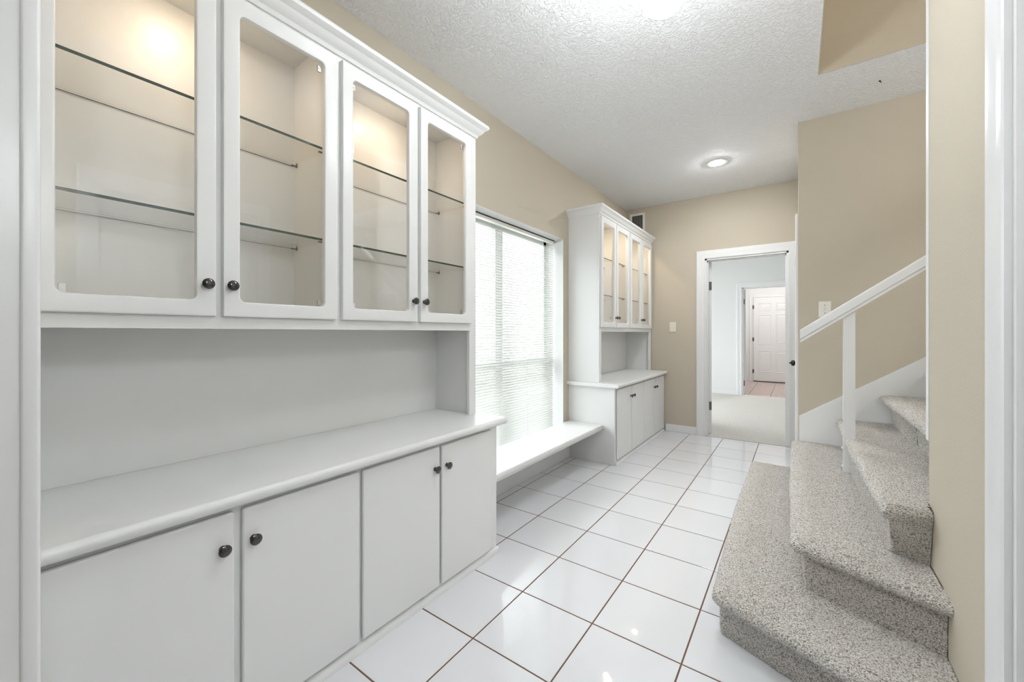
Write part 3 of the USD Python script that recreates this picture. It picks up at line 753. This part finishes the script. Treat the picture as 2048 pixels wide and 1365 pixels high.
obj("blank_plate", cat(box(-1.246, -1.172, YB - .006, YB - .0003, 1.189, 1.303, .003)), "plastic_cream", None, label="blank cream wall plate on the end wall left of the doorway", category="wall plate")
sw = thing("light_switch", "white toggle light switch on the stair wall behind the handrail", "light switch")
obj("plate", box(.124, .195, YS - .006, YS - .0003, 1.288, 1.402, .003), "plastic_white", sw)
obj("toggle", box(.1545, .1645, YS - .016, YS - .005, 1.336, 1.356, .002), "plastic_cream", sw)
for z in (1.318, 1.375):
    obj("screw", lathe([(0, 0), (.003, 0), (.0025, .0015), (0, .0016)], (0, -1, 0), (.1595, YS - .0058, z), 8), "hinge_dark", sw)
obj("ceiling_hook", cat(lathe([(0, 0), (.006, 0), (.004, -.004), (0, -.005)], (0, 0, 1), (.413, 3.325, CEIL - .0002), 10), rod((.413, 3.325, CEIL - .004), (.422, 3.329, CEIL - .012), .0022, 6)), "black_iron", None, label="tiny dark hook in the ceiling by the stair opening", category="hook")

# unseen lamps, placed to light the rooms around the hall
SIDE = 18.0  # strength of the unseen side-room lamp
def unseen_ceiling_lamp(x, y, r, m, label):
    t = thing("ceiling_light", label, "ceiling light", (x, y, CEIL))
    obj("base", lathe([(0, -.001), (r + .02, -.001), (r + .02, -.02), (r, -.024), (0, -.024)], (0, 0, 1), (0, 0, 0), 32), "white_trim", t)
    obj("shade", lathe([(0, -.025), (r, -.025), (r * .8, -.06), (r * .4, -.075), (0, -.08)], (0, 0, 1), (0, 0, 0), 32), m, t)


emitter("unseen_room_lamp", (1.0, 0.98, 0.96), 6.5)
emitter("unseen_shaft_lamp", (1.0, 0.98, 0.95), 30.0)
emitter("unseen_entry_lamp", (1.0, 0.98, 0.96), 52.0)
unseen_ceiling_lamp(-.4, 10.0, .16, "unseen_entry_lamp", "unseen round white ceiling light, placed to light the tiled entry")
unseen_ceiling_lamp(-.8, 6.8, .20, "unseen_room_lamp", "unseen round white ceiling light, placed to light the far room")
unseen_ceiling_lamp(-.3, -1.6, .20, "unseen_room_lamp", "unseen round white ceiling light behind the camera, placed to light the doorway")
t = thing("ceiling_light", "unseen round white ceiling light, placed to light the stair shaft and treads from above", "ceiling light", (1.2, 2.5, 5.2))  # unseen lamp, placed to light the shaft walls and treads
obj("shade", lathe([(0, -.001), (.16, -.001), (.13, -.06), (.06, -.075), (0, -.08)], (0, 0, 1), (0, 0, 0), 32), "unseen_shaft_lamp", t)

def added_pendant(x, y, zc, drop, r, strength, color, label):  # added fill lamps, hung out of view to brighten the hall
    k = NAMES.get("added_pendants", 0); NAMES["added_pendants"] = k + 1
    emitter(f"added_pendant_glow_{k}", color, strength)
    t = thing("pendant_lamp", label, "added fill lamp", (x, y, zc))
    obj("canopy", lathe([(0, -.0005), (.06, -.0005), (.055, -.025), (0, -.03)], (0, 0, 1), (0, 0, 0), 28), "white_trim", t)
    obj("stem", rod((0, 0, -drop + r * .9), (0, 0, -.03), .006), "steel", t)
    g_ = trimesh.creation.icosphere(3, r); g_.apply_translation((0, 0, -drop))
    obj("shade", g_, f"added_pendant_glow_{k}", t, smooth=True)


added_pendant(1.9, 2.5, 5.2, 2.9, .12, 24.0, (0.92, 0.96, 1.0), "added fill lamp, white glass globe high in the stairwell, out of view")
added_pendant(-.40, 1.515, CEIL, .30, .085, 35.0, (0.90, 0.955, 1.0), "added fill lamp, white glass globe overhead before the stairs, out of view")
added_pendant(.10, .20, CEIL, .95, .085, 25.0, (0.90, 0.955, 1.0), "added fill lamp, white glass globe beside the camera doorway, out of view")
emitter("unseen_side_lamp", (0.92, 0.96, 1.0), SIDE)
unseen_ceiling_lamp(1.4, .95, .24, "unseen_side_lamp", "unseen round white ceiling light in the side room, placed to light the near cabinets")  # unseen lamp, placed to light the near cabinets through the doorway
